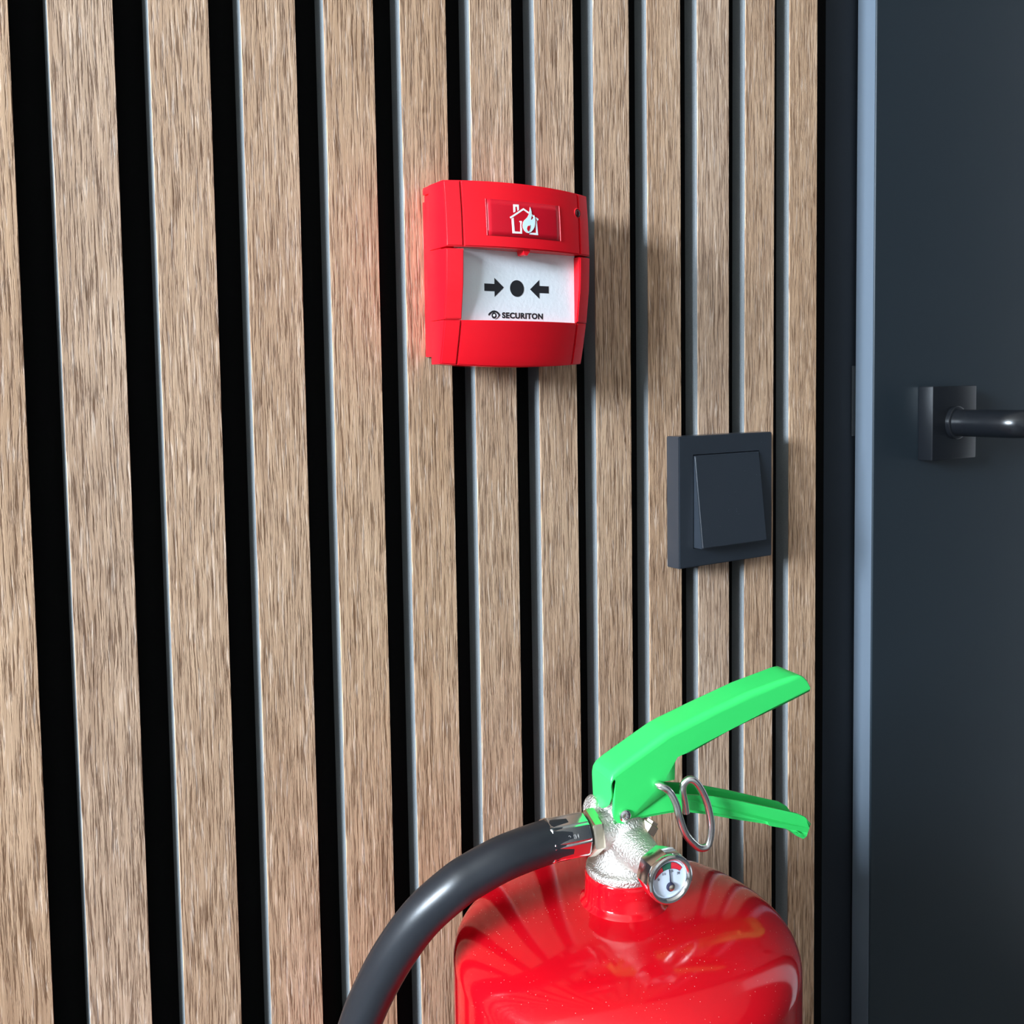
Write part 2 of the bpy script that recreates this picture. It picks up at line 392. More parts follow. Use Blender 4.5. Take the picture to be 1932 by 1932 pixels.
# ------------------------------------------------------------------ light switch
SX, SZ, SA, ST = 0.3729 + 0.0397, ZC - 0.0318 - 0.0397, 0.0794, 0.0107
sw = empty('light_switch', (SX, 0, SZ)); tag(sw, 'square black rocker light switch on the slat wall beside the door', 'light switch')
bm = bmesh.new(); h = SA / 2; o_ = 0.0284
outer = [(-h, -h), (h, -h), (h, h), (-h, h)]; inner = [(-o_, -o_), (o_, -o_), (o_, o_), (-o_, o_)]
A0 = [bm.verts.new((x, 0, z)) for x, z in outer]; A1 = [bm.verts.new((x, -ST, z)) for x, z in outer]
B1 = [bm.verts.new((x, -ST, z)) for x, z in inner]; B0 = [bm.verts.new((x, -0.002, z)) for x, z in inner]
for i in range(4):
    j = (i + 1) % 4
    bm.faces.new((A0[i], A0[j], A1[j], A1[i])); bm.faces.new((A1[i], A1[j], B1[j], B1[i])); bm.faces.new((B1[i], B1[j], B0[j], B0[i]))
bm.faces.new(A0); bm.faces.new(B0)
es = [e for e in bm.edges if (abs(e.verts[0].co.y + ST) < 1e-6 and abs(e.verts[1].co.y + ST) < 1e-6 and max(abs(e.verts[0].co.x), abs(e.verts[0].co.z)) > 0.035 and max(abs(e.verts[1].co.x), abs(e.verts[1].co.z)) > 0.035)
      or (abs(e.verts[0].co.y - e.verts[1].co.y) > 0.01 and abs(e.verts[0].co.x) > 0.035)]
bmesh.ops.bevel(bm, geom=es, offset=0.0005, segments=2, affect='EDGES')
obj('switch_frame', bm, M['switch'], sw, smooth=35)
bm = bmesh.new(); q = 0.0279
yt, yb = -ST - 0.0006, -ST - 0.0072
P = [(-q, -0.003, -q), (q, -0.003, -q), (q, -0.003, q), (-q, -0.003, q)]
Fv = [(-q + 0.0003, yb, -q), (q - 0.0003, yb, -q), (q - 0.0003, yt, q), (-q + 0.0003, yt, q)]
a = [bm.verts.new(p) for p in P]; b = [bm.verts.new(p) for p in Fv]
bm.faces.new(a); ff = bm.faces.new(b)
for i in range(4): bm.faces.new((a[i], a[(i + 1) % 4], b[(i + 1) % 4], b[i]))
bmesh.ops.bevel(bm, geom=list(ff.edges), offset=0.0006, segments=2, affect='EDGES')
obj('rocker', bm, M['switch'], sw, smooth=35)

# ------------------------------------------------------------------ manual call point
CX, CZ0 = 0.2513, ZC
cp = empty('manual_call_point', (CX, 0, ZC + 0.0145)); tag(cp, 'red wall-mounted fire alarm call point with white press panel', 'fire alarm')
OZ = 0.0145
def ye(z):       # depth of the cover's side edge along its height (z relative to the camera height)
    pts = [(0.0085, -0.0180), (0.0115, -0.0195), (0.022, -0.0222), (0.033, -0.0247), (0.05, -0.0272), (0.068, -0.0280), (0.085, -0.0272), (0.0995, -0.0258), (0.105, -0.0250)]
    for (a, va), (b, vb) in zip(pts, pts[1:]):
        if z <= b:
            t = max(0, (z - a) / (b - a)); return va + (vb - va) * t
    return pts[-1][1]
def yf(x, z):    # front surface of the cover
    t = min(1.0, abs(x) / 0.0435)
    s = 1 - t ** 2.1
    return ye(z) - 0.0070 * s
def lz(z): return z - OZ
XG, XE = 0.0350, 0.0433
def cover_patch(name, xs, zf0, zf1, nz, label=None, skirt=True, parent=cp, mat=None):
    """front skin between z limits (functions of x), closed back to y=-0.0095"""
    bm = bmesh.new(); g = []
    for x in xs:
        z0, z1 = zf0(x), zf1(x)
        g.append([bm.verts.new((x, yf(x, z0 + (z1 - z0) * j / nz), lz(z0 + (z1 - z0) * j / nz))) for j in range(nz + 1)])
    for a, b in zip(g, g[1:]):
        for j in range(nz): bm.faces.new((a[j], b[j], b[j + 1], a[j + 1]))
    bord = [r[0] for r in g] + g[-1][1:] + [r[-1] for r in reversed(g[:-1])] + list(reversed(g[0][1:-1]))
    bk = [bm.verts.new((v.co.x * 0.992, -0.0100, v.co.z)) for v in bord]
    for i in range(len(bord)):
        j = (i + 1) % len(bord); bm.faces.new((bord[i], bord[j], bk[j], bk[i]))
    bm.faces.new(bk)
    bmesh.ops.recalc_face_normals(bm, faces=bm.faces); bm.normal_update(); bord = set(bord)
    es = [e for e in bm.edges if e.verts[0] in bord and e.verts[1] in bord and len(e.link_faces) == 2 and e.calc_face_angle(0) > 0.6]
    bmesh.ops.bevel(bm, geom=es, offset=0.00060, segments=4, affect='EDGES')
    o = obj(name, bm, mat or M['red_plastic'], parent, smooth=32)
    if label: o['label'] = label
    return o
def lin(a, b, n): return [a + (b - a) * i / n for i in range(n + 1)]
ztop = lambda x: 0.0993 + 0.0008 * (1 - (x / 0.0435) ** 2)
zbot = lambda x: 0.0112 - 0.0018 * (1 - (x / 0.0435) ** 2)
S1, S2 = 0.0672, 0.0326
GAP = 0.00035
mid_xs = lin(-XG, XG, 20); l_xs = lin(-XE, -XG - GAP, 4); r_xs = lin(XG + GAP, XE, 4)
# one-piece upper and lower covers whose ribs are set off by fine grooves
cover_patch('upper_cover', mid_xs, lambda x: S1 + 0.0004, ztop, 8)
cover_patch('cover_rib', l_xs, lambda x: S1 + 0.0004, ztop, 8)
cover_patch('cover_rib', r_xs, lambda x: S1 + 0.0004, ztop, 8)
cover_patch('lower_cover', mid_xs, zbot, lambda x: S2 - 0.0002, 8)
cover_patch('cover_rib', l_xs, zbot, lambda x: S2 - 0.0002, 8)
cover_patch('cover_rib', r_xs, zbot, lambda x: S2 - 0.0002, 8)
cover_patch('side_rib', lin(-XE - 0.0002, -XG, 5), lambda x: S2 + 0.0001, lambda x: S1 - 0.0006, 10)
cover_patch('side_rib', lin(XG, XE + 0.0002, 5), lambda x: S2 + 0.0001, lambda x: S1 - 0.0006, 10)
# back box with stepped sides and a notch in its upper left edge
bm = bmesh.new()
box(bm, -0.0412, 0.0412, -0.0105, 0.0, lz(0.0150), lz(0.0930), bev=0.0008)
box(bm, -0.0400, 0.0412, -0.0105, 0.0, lz(0.0930), lz(0.0960))
box(bm, -0.0412, 0.0412, -0.0105, 0.0, lz(0.0960), lz(0.1002), bev=0.0012)
box(bm, -0.0422, 0.0422, -0.0200, -0.0100, lz(0.0128), lz(0.0982), bev=0.0006)
obj('back_box', bm, M['red_plastic'], cp, smooth=40)
# white press panel
YP = -0.0250
panel = obj('press_panel', bx(-XG - 0.0003, XG + 0.0003, YP, YP + 0.004, lz(S2 - 0.0018), lz(S1 + 0.0030)), M['panel_white'], cp); panel['label'] = 'white press panel with black arrows and dot'
pc = lambda x, z: Vector((x * mm - CX, YP - 0.0001, lz(z * mm)))
TH = (0, 0.00012, 0)
def printed(name, polys, mat, parent, conv=pc, d=TH):
    bm = bmesh.new()
    for p in polys: plate(bm, p, d, conv)
    return obj(name, bm, mat, parent)
printed('arrow', [[(230.7, 47.25), (230.7, 50.95), (236.65, 50.95), (236.65, 53.95), (242.2, 49.4), (236.65, 44.5), (236.65, 47.25)]], M['black_print'], panel)
printed('arrow', [[(269.75, 47.45), (269.75, 51.1), (263.85, 51.1), (263.85, 54.05), (258.1, 49.1), (263.85, 44.5), (263.85, 47.45)]], M['black_print'], panel)
printed('dot', [[(250.1 + 4.2 * math.cos(t), 49.2 + 4.2 * math.sin(t)) for t in [2 * math.pi * i / 40 for i in range(40)]]], M['black_print'], panel)
brow = [(232.67, 35.71), (233.5, 36.55), (234.34, 37.16), (235.3, 37.6), (236.29, 37.75), (237.3, 37.6), (238.23, 37.2), (239.1, 36.5), (239.86, 35.57), (239.3, 34.9), (238.66, 34.23), (237.7, 33.6), (236.6, 33.2),
        (237.7, 33.95), (238.38, 34.55), (238.78, 35.54), (238.2, 36.1), (237.44, 36.6), (236.27, 36.85), (235.2, 36.68), (234.5, 36.2), (233.14, 34.99)]
printed('eye_emblem', [brow], M['black_print'], panel)
iris = [(236.12 + 1.42 * math.cos(t), 35.2 + 1.55 * math.sin(t)) for t in [2 * math.pi * i / 32 for i in range(32)]]
printed('eye_emblem', [iris], M['black_print'], panel)
printed('eye_emblem', [[(236.14 + 0.64 * math.cos(t), 35.3 + 0.66 * math.sin(t)) for t in [2 * math.pi * i / 24 for i in range(24)]]], M['white_print'], panel, conv=lambda x, z: pc(x, z) + Vector((0, -0.0001, 0)))
bm = text_mesh('SECURITON', 25.0, 3.05, bold=0.043)
for v in bm.verts:
    p = pc(240.9 + v.co.x, 33.95 + v.co.y); v.co = Vector((p.x, YP - 0.00010 + (0.0001 if v.co.z < 0 else 0), p.z))
obj('lettering', bm, M['black_print'], panel)
# key tab under the upper cover
bm = bmesh.new()
plate(bm, [(-0.0022, 0.0700), (0.0030, 0.0700), (0.0022, 0.0665), (0.0006, 0.0648), (-0.0010, 0.0652)], (0, 0.006, 0), lambda x, z: Vector((x - 0.001, -0.0335, lz(z))))
obj('key_tab', bm, M['red_plastic'], cp)
# dark red label with the pictogram, following the curve of the cover
YL = 0.00012
LZ0, LZ1, LX0, LX1 = 73.3, 91.2, 228.3, 271.6
def lc(x, z, lift=0.0): return Vector((x * mm - CX, yf(x * mm - CX, z * mm) - YL - lift, lz(z * mm)))
bm = bmesh.new(); xs = lin(LX0, LX1, 16); zs = lin(LZ0, LZ1, 6); g = [[bm.verts.new(lc(x, z)) for z in zs] for x in xs]
for a, b in zip(g, g[1:]):
    for j in range(len(zs) - 1): bm.faces.new((a[j], b[j], b[j + 1], a[j + 1]))
lab = obj('pictogram_label', bm, M['label_red'], cp, smooth=30); lab['label'] = 'dark red label with white burning house pictogram'
so = lab.modifiers.new('thick', 'SOLIDIFY'); so.thickness = 0.0003; so.offset = -1
# raised rim lines left and right of the label
for x in (LX0 - 0.25, LX1 + 0.25):
    bm = bmesh.new(); tube(bm, [lc(x, z) for z in lin(LZ0, LZ1, 6)], 0.00028, 8)
    obj('label_rim', bm, M['red_plastic'], cp, smooth=60)
def densify(poly, step=0.8):
    out = []
    for i, p in enumerate(poly):
        q = poly[(i + 1) % len(poly)]; n = max(1, int(math.hypot(q[0] - p[0], q[1] - p[1]) / step))
        for k in range(n): out.append((p[0] + (q[0] - p[0]) * k / n, p[1] + (q[1] - p[1]) * k / n))
    return out
DX = -0.05
def sh(poly): return [(x + DX, z) for x, z in densify(poly)]
pic = lambda lift: (lambda x, z: lc(x, z, lift))
chim = [(242.83, 85.3), (242.9, 89.4), (246.11, 89.5), (246.06, 86.9), (245.2, 86.4), (245.12, 88.4), (244.05, 88.35), (243.95, 85.9)]
roof = [(240.60, 82.95), (241.05, 82.25), (248.71, 87.02), (257.15, 82.35), (257.62, 83.25), (248.72, 87.98)]
left = [(241.55, 82.2), (241.80, 75.07), (247.26, 75.2), (247.50, 81.45), (246.00, 81.4), (246.05, 80.9), (246.55, 80.75), (246.33, 76.1), (243.05, 76.05), (242.72, 82.8)]
right = [(256.5, 82.3), (256.96, 75.15), (251.6, 75.2), (251.6, 76.05), (255.85, 76.2), (255.45, 82.7)]
printed('house_pictogram', [sh(chim), sh(roof), sh(left), sh(right)], M['white_print'], lab, conv=pic(0.0001))
flame = [(252.62, 88.85), (253.1, 87.6), (253.35, 86.2), (253.2, 84.6), (252.75, 82.4), (253.5, 82.7), (254.2, 83.5), (254.9, 84.95), (255.3, 83.9), (255.38, 82.4), (255.2, 80.6), (254.75, 79.0), (253.9, 77.7), (252.6, 76.5), (250.9, 75.7),
         (249.6, 75.95), (248.5, 76.7), (247.75, 78.1), (247.6, 79.4), (248.0, 80.9), (248.7, 81.9), (249.7, 82.7), (250.7, 83.6), (251.6, 85.0), (252.2, 86.9)]
# a red outline sets the flame off from the house
big = [(252.0 + (x - 252.0) * 1.14, 81.0 + (z - 81.0) * 1.06) for x, z in flame]
printed('flame_outline', [[(x + DX, z) for x, z in big]], M['label_red'], lab, conv=pic(0.00022))
printed('flame_pictogram', [[(x + DX, z) for x, z in flame]], plain('pale_print', c(0.62, 0.82, 0.86), 0.5), lab, conv=pic(0.00034))
hole = [(251.15, 79.5), (251.35, 79.0), (251.55, 79.3), (252.1, 79.9), (252.05, 78.6), (251.6, 77.4), (251.0, 76.5), (250.4, 77.0), (250.1, 77.9), (250.4, 78.8), (250.75, 79.2)]
printed('flame_core', [[(x + DX, z) for x, z in hole]], M['label_red'], lab, conv=pic(0.00044))
# indicator lamp in its ring on the right groove
lx, lzc = 0.0342, 0.0891
LM = Matrix.Translation((lx, yf(lx, lzc), lz(lzc))) @ Matrix.Rotation(math.radians(14), 4, 'Z') @ Matrix.Rotation(math.radians(90), 4, 'X')
bm = bmesh.new(); lathe(bm, [(0.0022, -0.0004), (0.0022, 0.0001), (0.0024, 0.0003), (0.0027, 0.0001), (0.0029, -0.0008)], 28, LM); obj('lamp_ring', bm, M['red_plastic'], cp, smooth=50)
bm = bmesh.new(); lathe(bm, [(0.0022, -0.0002), (0.0020, 0.0003), (0.0013, 0.0007), (0.0, 0.0009)], 24, LM); lp = obj('indicator_lamp', bm, M['lamp_red'], cp, smooth=60); lp['label'] = 'small dark red indicator lamp'

# ------------------------------------------------------------------ fire extinguisher
PHI = math.radians(-11)
XA, YA, TB = 0.25647, -0.09882, 0.36
ext = empty('fire_extinguisher', (XA, YA, TB), PHI)
tag(ext, 'red fire extinguisher with green levers and black hose hung on slat wall', 'fire extinguisher')
def E(u, k, z): return Vector((u * mm, -k * mm, ZC + z * mm - TB))     # u along the levers, k towards the gauge, z from camera height, all in mm
def Z(z): return ZC + z * mm - TB
# tank
prof = [(0.0, 0.004), (0.060, 0.004), (0.068, 0.0), (0.078, 0.006), (0.080, 0.016)]
R, z0, hh, nn = 0.080, -265.0, 25.5, 2.4
prof += [(R, Z(z0) - 0.10), (R, Z(z0))]
for i in range(1, 40):
    t = math.pi / 2 * (1 - i / 40)
    r = R * math.sin(t) ** (2 / nn); z = z0 + hh * math.cos(t) ** (2 / nn)
    if r < 0.0215: break
    prof.append((r, Z(z)))
zl = (prof[-1][1] + TB - ZC) / mm
prof += [(0.0206, Z(zl + 0.5)), (0.0198, Z(zl + 1.6)), (0.0188, Z(zl + 2.4)), (0.0183, Z(zl + 3.4)), (0.0181, Z(-228.0)), (0.0181, Z(-226.2)), (0.0176, Z(-225.6)), (0.0150, Z(-225.6))]
bm = bmesh.new(); lathe(bm, prof, 128); obj('tank', bm, M['tank_red'], ext, smooth=40)
# wall bracket behind the tank
bm = bmesh.new(); box(bm, -0.016, 0.016, -0.0025, 0.0, -0.10, 0.10, bev=0.0008); box(bm, -0.016, 0.016, -0.024, -0.0025, 0.02, 0.024); box(bm, -0.016, 0.016, -0.024, -0.0025, -0.06, -0.056)
br = obj('wall_bracket', bm, M['frame_paint'], ext); br.matrix_parent_inverse = Matrix.Identity(4)
br.rotation_euler = (0, 0, -PHI); d = Euler((0, 0, -PHI)).to_matrix() @ Vector((0, -YA, 0)); br.location = (d.x, d.y, 0.24)

# valve body
bm = bmesh.new()
lathe(bm, [(0, Z(-226)), (0.0176, Z(-226)), (0.0176, Z(-222.8)), (0.0168, Z(-222.2)), (0.0150, Z(-222.0)), (0.0138, Z(-220.5)), (0.0124, Z(-217)), (0.0113, Z(-212)), (0.0108, Z(-206)), (0.0102, Z(-202)), (0.0080, Z(-199)), (0.0078, Z(-189)), (0.0065, Z(-186)), (0, Z(-186))], 40)
MX = Matrix.Translation(E(0, 0, -204.8)) @ Matrix.Rotation(math.radians(-90), 4, 'Y')
lathe(bm, [(0, -0.006), (0.0088, -0.006), (0.0084, 0.0), (0.0080, 0.010), (0.0084, 0.0150), (0, 0.0150)], 32, MX)
MG = Matrix.Translation(E(0.3, 0, -211.2)) @ Matrix.Rotation(math.radians(90), 4, 'X')
lathe(bm, [(0, 0.0), (0.0100, 0.0), (0.0092, 0.012), (0.0075, 0.022), (0.0070, 0.032), (0, 0.032)], 32, MG)
# back outlet boss and the small plug under the levers
MB = Matrix.Translation(E(-6, -8, -199.5)) @ Matrix.Rotation(math.radians(-65), 4, 'Y')
lathe(bm, [(0, 0), (0.0062, 0), (0.0052, 0.0085), (0.0035, 0.0095), (0, 0.0095)], 24, MB)
vb = obj('valve_body', bm, M['nickel'], ext)
rm = vb.modifiers.new('join', 'REMESH'); rm.mode = 'VOXEL'; rm.voxel_size = 0.00055; rm.use_smooth_shade = True
sm = vb.modifiers.new('soft', 'SMOOTH'); sm.factor = 0.5; sm.iterations = 5
bm = bmesh.new(); MQ = Matrix.Translation(E(8.5, 6.5, -206.5)) @ Matrix.Rotation(math.radians(35), 4, 'Y')
lathe(bm, [(0, 0), (0.0042, 0), (0.0042, 0.0042), (0.0030, 0.0046), (0.0030, 0.0058), (0, 0.0058)], 6, MQ)
obj('valve_plug', bm, M['brass'], ext)

# hose nut, ferrule, hose
MH = Matrix.Translation(E(0, 0, -204.8)) @ Matrix.Rotation(math.radians(-90), 4, 'Y')
bm = bmesh.new(); hx_ = Matrix.Rotation(math.radians(12), 4, 'Z')
lathe(bm, [(0.0088, 0.0136), (0.0103, 0.0142), (0.0106, 0.0150), (0.0106, 0.0184), (0.0102, 0.0192), (0.0085, 0.0196)], 6, MH @ hx_, cap0=True, cap1=True)
obj('hose_nut', bm, M['brass'], ext)
bm = bmesh.new(); lathe(bm, [(0.0080, 0.0192), (0.0080, 0.0215)], 24, MH); obj('nut_washer', bm, M['frame_paint'], ext, smooth=40)
bm = bmesh.new(); oc = Matrix.Rotation(math.radians(8), 4, 'Z')
lathe(bm, [(0.0085, 0.0204), (0.0098, 0.0206), (0.01015, 0.0216), (0.01015, 0.0375), (0.0104, 0.0384), (0.0106, 0.0390), (0.0100, 0.0396), (0.0092, 0.0396)], 8, MH @ oc, cap0=True)
bmesh.ops.bevel(bm, geom=[e for e in bm.edges if abs((e.verts[0].co - e.verts[1].co).normalized().x) > 0.9], offset=0.0009, segments=3, affect='EDGES')
fer = obj('hose_ferrule', bm, M['chrome'], ext, smooth=25); fer['label'] = 'chrome crimped hose ferrule with stamped digits'
# hose: (u, k, z)
HP = [(-30, 0, -204.8), (-38.5, 0.5, -204.7), (-50, 2.5, -205.0), (-62.5, 4.0, -206.5), (-75, 3.6, -210.8), (-83.5, 2.6, -215.2), (-96.5, -2.6, -227.6), (-107.0, -9.4, -244.8), (-114.6, -16.6, -263.2), (-120.6, -23.3, -283.0), (-125, -31.5, -309),
      (-127, -38, -345), (-124, -42, -390), (-119, -40, -440), (-113, -34, -500), (-109, -28, -560)]
pts = [E(*p) for p in catmull(HP, 8)]
bm = bmesh.new(); tube(bm, pts, 0.0095, 32); obj('hose', bm, M['rubber'], ext, smooth=60)
bm = bmesh.new(); nz_ = [E(-109.2, -28.3, -556), E(-107.8, -26, -585), E(-106.6, -24, -612)]
tube(bm, nz_, [0.0112, 0.0105, 0.0075], 24); obj('hose_nozzle', bm, M['frame_paint'], ext, smooth=40)

# levers ------------------------------------------------------------
def polyline(pts, x):
    for (a, va), (b, vb_) in zip(pts, pts[1:]):
        if x <= b: return va + (vb_ - va) * max(0, (x - a) / (b - a))
    return pts[-1][1]
HWD = 9.5
TOP = [(-11.2, -178.2), (-10.9, -176.4), (-9.6, -174.6), (-6, -172.4), (5, -166.9), (17, -161.0), (19.5, -160.0), (22.5, -158.9), (40, -153.9), (64.8, -147.3), (80, -144.4), (89, -142.9), (92.5, -142.8), (95, -143.9), (97, -145.8), (98.6, -148.6)]
US = [-11.2, -10.9, -9.6, -6, 0, 5, 11, 17, 19.5, 22.5, 27, 33, 40, 48, 56, 64.8, 72, 80, 86, 89, 92.5, 95, 97, 98.6]
FOLD = [(-11.2, 2.8), (17, 3.2), (30, 3.2), (80, 2.6), (92, 1.8), (98.6, 1.2)]
NF = 5
def fold_section(u):
    zt = polyline(TOP, u); r = polyline(FOLD, u); out = []
    for i in range(NF + 1):
        a = math.pi / 2 * i / NF
        out.append((HWD - r + r * math.sin(a), zt - r + r * math.cos(a)))
    return out
bm = bmesh.new(); rows = []
for u in US:
    half = fold_section(u)
    sec = [(-k, z) for k, z in reversed(half)] + half
    rows.append([bm.verts.new(E(u, k, z)) for k, z in sec])
for a, b in zip(rows, rows[1:]):
    for j in range(len(a) - 1): bm.faces.new((a[j], b[j], b[j + 1], a[j + 1]))
# side flanges
FL = [(98.7, -150.0), (98.3, -151.4), (85.5, -155.2), (52.6, -163.9), (32.6, -170.9), (26.0, -171.9), (23.4, -172.7), (22.1, -174.8), (21.9, -183.0), (16.2, -182.9), (16.4, -188.9), (-1.1, -197.3), (-3.2, -198.6), (-5.3, -198.9), (-7.8, -198.2), (-9.6, -196.2), (-10.3, -193.0), (-9.5, -184.0), (-8.7, -179.4), (-8.7, -178.5), (-9.4, -178.1), (-10.2, -178.6)]
for side in (-1, 1):
    edge = [r[-1] if side > 0 else r[0] for r in rows]
    low = [bm.verts.new(E(u, side * HWD, z)) for u, z in FL]
    f = bm.faces.new(edge + low); f.normal_update()
    bmesh.ops.triangulate(bm, faces=[f], ngon_method='EAR_CLIP')
# nose plate
first = rows[0]
nose_low = [(9.6, -179.2), (9.4, -185.5), (6.7, -190.3), (2.0, -193.6), (0, -194.3), (-6, -194.9), (-9.5, -193.0), (-9.6, -179.2)]
lowv = [bm.verts.new(E(-11.25 + (0.5 if abs(k) > 9 else 0), k, z)) for k, z in nose_low]
f = bm.faces.new(list(first) + lowv); f.normal_update()
bmesh.ops.triangulate(bm, faces=[f], ngon_method='EAR_CLIP')
ul = obj('operating_lever', bm, M['green'], ext, smooth=38); ul['label'] = 'green folded sheet metal operating lever, upper'
so = ul.modifiers.new('sheet', 'SOLIDIFY'); so.thickness = 0.0011; so.offset = -1
wnm = ul.modifiers.new('shade', 'WEIGHTED_NORMAL'); wnm.keep_sharp = True; wnm.weight = 90
# lower, fixed carrying handle: a channel open to the top with a turned-down lip
HL = 8.3
NEAR_TOP = [(-8, -188.5), (0, -188.5), (10, -188.6), (18, -189.6), (28.0, -191.6), (43.3, -195.1), (64, -202.0), (85.7, -210.1), (93.0, -212.6), (97.4, -215.6), (100.0, -219.8)]
NEAR_BOT = [(100.4, -223.8), (99.3, -226.2), (97.5, -227.0), (93.2, -224.6), (89.5, -221.2), (86.6, -219.1), (74, -214.8), (55.9, -209.1), (42, -204.4), (30.8, -201.2), (26, -200.2), (21, -199.8), (10.7, -199.6), (-8, -199.6)]
bm = bmesh.new(); bots = {}
for side in (-1, 1):
    t = [bm.verts.new(E(u, side * HL * (1 if u < 90 else 0.97), z)) for u, z in NEAR_TOP]
    b = [bm.verts.new(E(u, side * HL * (1 if u < 90 else 0.97), z)) for u, z in NEAR_BOT]
    bots[side] = b
    f = bm.faces.new(t + b); f.normal_update(); bmesh.ops.triangulate(bm, faces=[f], ngon_method='EAR_CLIP')
for i in range(len(NEAR_BOT) - 1):
    bm.faces.new((bots[-1][i], bots[-1][i + 1], bots[1][i + 1], bots[1][i]))
bmesh.ops.recalc_face_normals(bm, faces=bm.faces); bm.normal_update()
es = [e for e in bm.edges if len(e.link_faces) == 2 and e.calc_face_angle(0) > 1.2]
bmesh.ops.bevel(bm, geom=es, offset=0.0018, segments=3, affect='EDGES')
ll = obj('carrying_handle', bm, M['green'], ext, smooth=38); ll['label'] = 'green channel-shaped carrying handle, lower'
so = ll.modifiers.new('sheet', 'SOLIDIFY'); so.thickness = 0.0010; so.offset = -1
wnm = ll.modifiers.new('shade', 'WEIGHTED_NORMAL'); wnm.keep_sharp = True; wnm.weight = 90
# pivot screw
bm = bmesh.new(); MP = Matrix.Translation(E(-4.7, 0, -195.0)) @ Matrix.Rotation(math.radians(90), 4, 'X')
lathe(bm, [(0, -0.0112), (0.0026, -0.0110), (0.0028, -0.0096), (0.0018, -0.0094), (0.0018, 0.0094), (0.0029, 0.0096), (0.0028, 0.0108), (0.0021, 0.0113), (0.0012, 0.0113), (0.0009, 0.0105), (0, 0.0105)], 28, MP)
obj('pivot_pin', bm, M['chrome'], ext, smooth=40)
# safety pin with its pull ring
r0 = [(13.6, -184.3), (18.7, -188.0), (22.3, -194.4), (24.3, -201.2), (27.5, -209.7), (32.4, -215.7), (36.1, -218.2), (39.9, -217.1), (41.6, -209.4), (40.3, -200.5), (37.5, -192.7), (33.4, -186.2), (29.7, -184.1), (26.8, -185.8), (26.2, -189.3), (27.2, -194.5), (28.0, -199.7)]
r6 = [(10.1, -181.4), (15.2, -185.1), (18.7, -191.3), (20.6, -198.0), (23.8, -206.4), (28.6, -212.3), (32.3, -214.8), (36.0, -213.8), (37.6, -206.2), (36.4, -197.3), (33.6, -189.7), (29.5, -183.3), (25.9, -181.3), (23.1, -182.9), (22.5, -186.3), (23.5, -191.5), (24.2, -196.6)]
dys = [1.8, 3.6, 4.6, 5.2, 5.4, 5.4, 5.4, 5.4, 5.4, 5.4, 5.3, 5.0, 4.4, 3.6, 3.0, 2.4, 1.9]
ring = []
for (a, b), (a6, b6), d in zip(r0, r6, dys):
    t = d / 6; ring.append((a + (a6 - a) * t, HWD + d, b + (b6 - b) * t))
pp = [(12.5, -12.5, -184.8), (12.6, -4, -184.8), (12.7, 5, -184.8)] + ring
bm = bmesh.new(); tube(bm, [E(*p) for p in catmull(pp, 7)], 0.00175, 16); obj('safety_pin', bm, M['steel'], ext, smooth=60)

# pressure gauge
GZ, GU = -211.0, 0.3
MGG = Matrix.Translation(E(GU, 0, GZ)) @ Matrix.Rotation(math.radians(90), 4, 'X')
bm = bmesh.new()
lathe(bm, [(0.0065, 0.0300), (0.0095, 0.0302), (0.0109, 0.0312), (0.0109, 0.0395), (0.0106, 0.0402)], 8, MGG @ Matrix.Rotation(math.radians(6), 4, 'Z'), cap0=True)
lathe(bm, [(0.0100, 0.0396), (0.0107, 0.0400), (0.01085, 0.0408), (0.0106, 0.0417), (0.0099, 0.0422), (0.0090, 0.0421), (0.0084, 0.0416), (0.0080, 0.0409), (0.0079, 0.0398)], 48, MGG)
ga = obj('pressure_gauge', bm, M['chrome'], ext, smooth=30); ga['label'] = 'round chrome pressure gauge with red and green band'
KD = 40.2
def gc(lift): return lambda u, z: E(u + 0.15, KD + lift, z)
def disc(r, cu, cz, n=40): return [(cu + r * math.cos(2 * math.pi * i / n), cz + r * math.sin(2 * math.pi * i / n)) for i in range(n)]
GT = (0, 0.0002, 0)
printed('dial', [disc(8.1, GU - 0.1, GZ)], M['dial'], ga, conv=gc(0), d=GT)
def arc_band(cu, cz, ri, ro, a0, a1, n=10):
    return [(cu + ro * math.cos(a0 + (a1 - a0) * i / n), cz + ro * math.sin(a0 + (a1 - a0) * i / n)) for i in range(n + 1)] + \
           [(cu + ri * math.cos(a1 + (a0 - a1) * i / n), cz + ri * math.sin(a1 + (a0 - a1) * i / n)) for i in range(n + 1)]
rr = [(1.09, -204.12), (2.2, -204.25), (3.4, -204.75), (4.65, -205.66), (5.6, -206.5), (6.32, -207.3), (5.23, -208.43), (4.4, -207.8), (3.45, -207.34), (2.2, -206.95), (1.07, -206.81)]
gr1 = [(-3.32, -205.15), (-1.95, -204.5), (-1.6, -206.86), (-2.69, -207.2)]
gr2 = [(-1.8, -204.47), (-0.5, -204.2), (0.87, -204.08), (0.80, -206.75), (-0.3, -206.7), (-1.45, -206.85)]
rl = [(-3.54, -205.3), (-4.5, -206.0), (-5.36, -206.85), (-6.1, -208.0), (-6.44, -208.92), (-6.88, -210.27), (-6.0, -209.4), (-5.06, -208.54), (-4.0, -207.7), (-2.91, -207.06)]
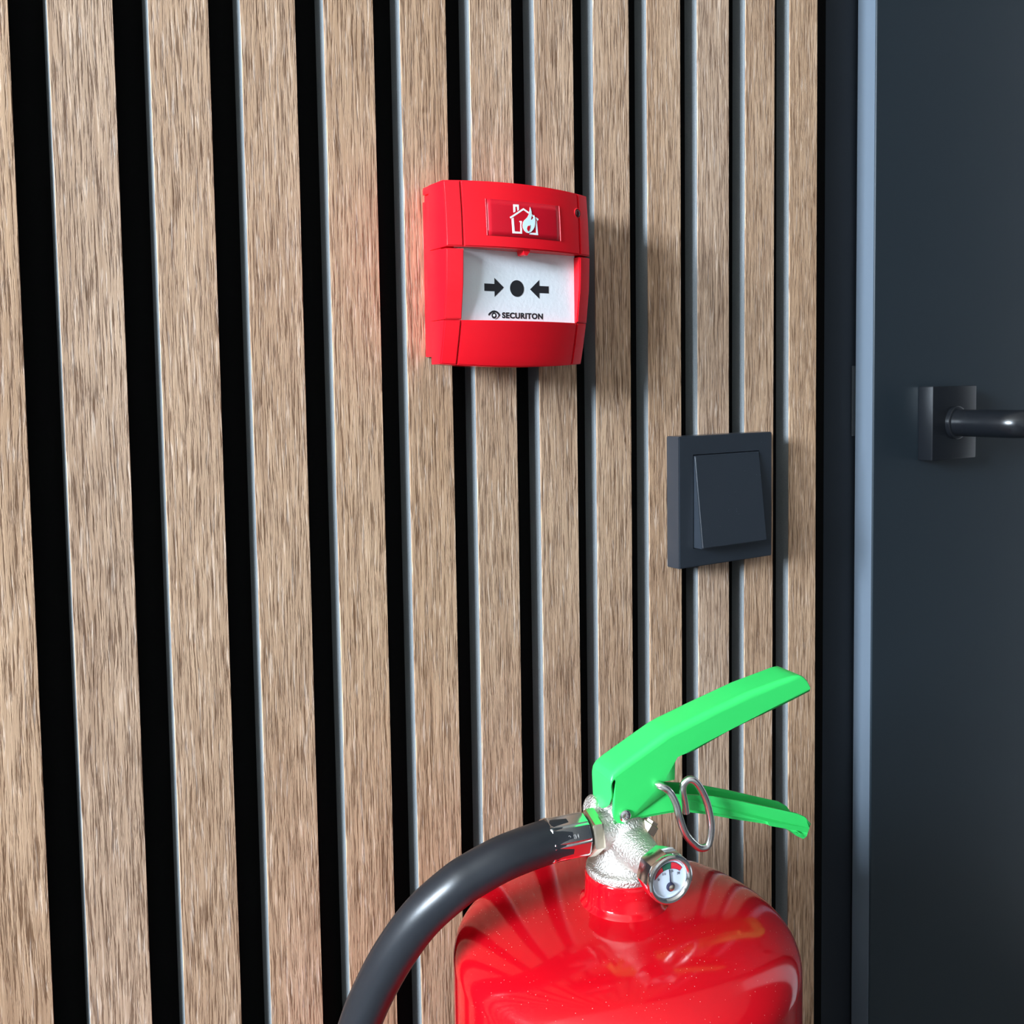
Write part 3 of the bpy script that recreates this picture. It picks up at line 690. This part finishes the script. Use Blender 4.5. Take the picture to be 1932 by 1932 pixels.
band = [(-6.98, -210.5), (-6.6, -208.8), (-6.2, -207.85), (-5.45, -206.7), (-4.55, -205.85), (-3.4, -205.0), (-1.9, -204.33), (-0.5, -204.02), (1.0, -203.92), (2.25, -204.07), (3.5, -204.58), (4.78, -205.52), (5.75, -206.4), (6.55, -207.3), (5.25, -208.65), (4.3, -207.98), (3.4, -207.5), (2.1, -207.1), (1.0, -206.96), (-0.3, -206.86), (-1.5, -207.0), (-2.8, -207.35), (-3.9, -207.9), (-4.95, -208.75)]
printed('scale_outline', [band], M['needle'], ga, conv=gc(0.12), d=GT)
printed('red_zone', [rr, rl], M['dial_red'], ga, conv=gc(0.24), d=GT)
printed('green_zone', [gr1, gr2], M['dial_green'], ga, conv=gc(0.24), d=GT)
printed('needle', [[(-0.15, -206.9), (0.25, -206.9), (0.62, -210.0), (0.95, -213.2), (0.3, -213.2), (0.2, -210.0)]], M['needle'], ga, conv=gc(0.55), d=GT)
bm = bmesh.new(); MHB = Matrix.Translation(E(0.75, 0, -214.6)) @ Matrix.Rotation(math.radians(90), 4, 'X')
lathe(bm, [(0.0019, 0.0402), (0.0019, 0.0411), (0.0014, 0.0415)], 24, MHB, cap1=True); obj('needle_hub', bm, M['needle'], ga, smooth=40)
bm = bmesh.new(); lathe(bm, [(0.0013, 0.0412), (0.0013, 0.0418), (0.0008, 0.0421)], 24, MHB, cap1=True); obj('hub_cap', bm, M['brass'], ga, smooth=40)
for s, u, z, w, hgt in (('0', -5.3, -210.9, 0.7, 1.0), ('11', -3.0, -209.0, 1.2, 1.05), ('15', 0.95, -208.4, 1.1, 1.05), ('28', 4.0, -209.9, 1.3, 1.05)):
    tb = text_mesh(s, w, hgt, 0.01)
    for v in tb.verts: v.co = E(u + v.co.x, KD + 0.22 + (0.05 if v.co.z > 0 else 0), z + v.co.y)
    obj('dial_number', tb, M['needle'], ga)
bm = bmesh.new(); lathe(bm, [(0.0080, 0.0414), (0.0060, 0.0417), (0.0030, 0.0419), (0.0, 0.04195)], 40, MGG); obj('lens', bm, M['glass'], ga, smooth=60)
# digits stamped into the ferrule's front facet
tb = text_mesh('A09 01', 9.2, 2.1, 0.0)
fa = None
ang = math.radians(24)
for v in tb.verts:
    uu = -36.2 + v.co.x; vv = v.co.y - 1.0
    k = 9.45 * math.cos(ang) - vv * math.sin(ang); z = 9.45 * math.sin(ang) + vv * math.cos(ang)
    e_ = 0.08 if v.co.z > 0 else -0.05
    v.co = E(uu, k + e_ * math.cos(ang), -204.8 + z + e_ * math.sin(ang))
obj('stamped_digits', tb, M['steel'], fer)
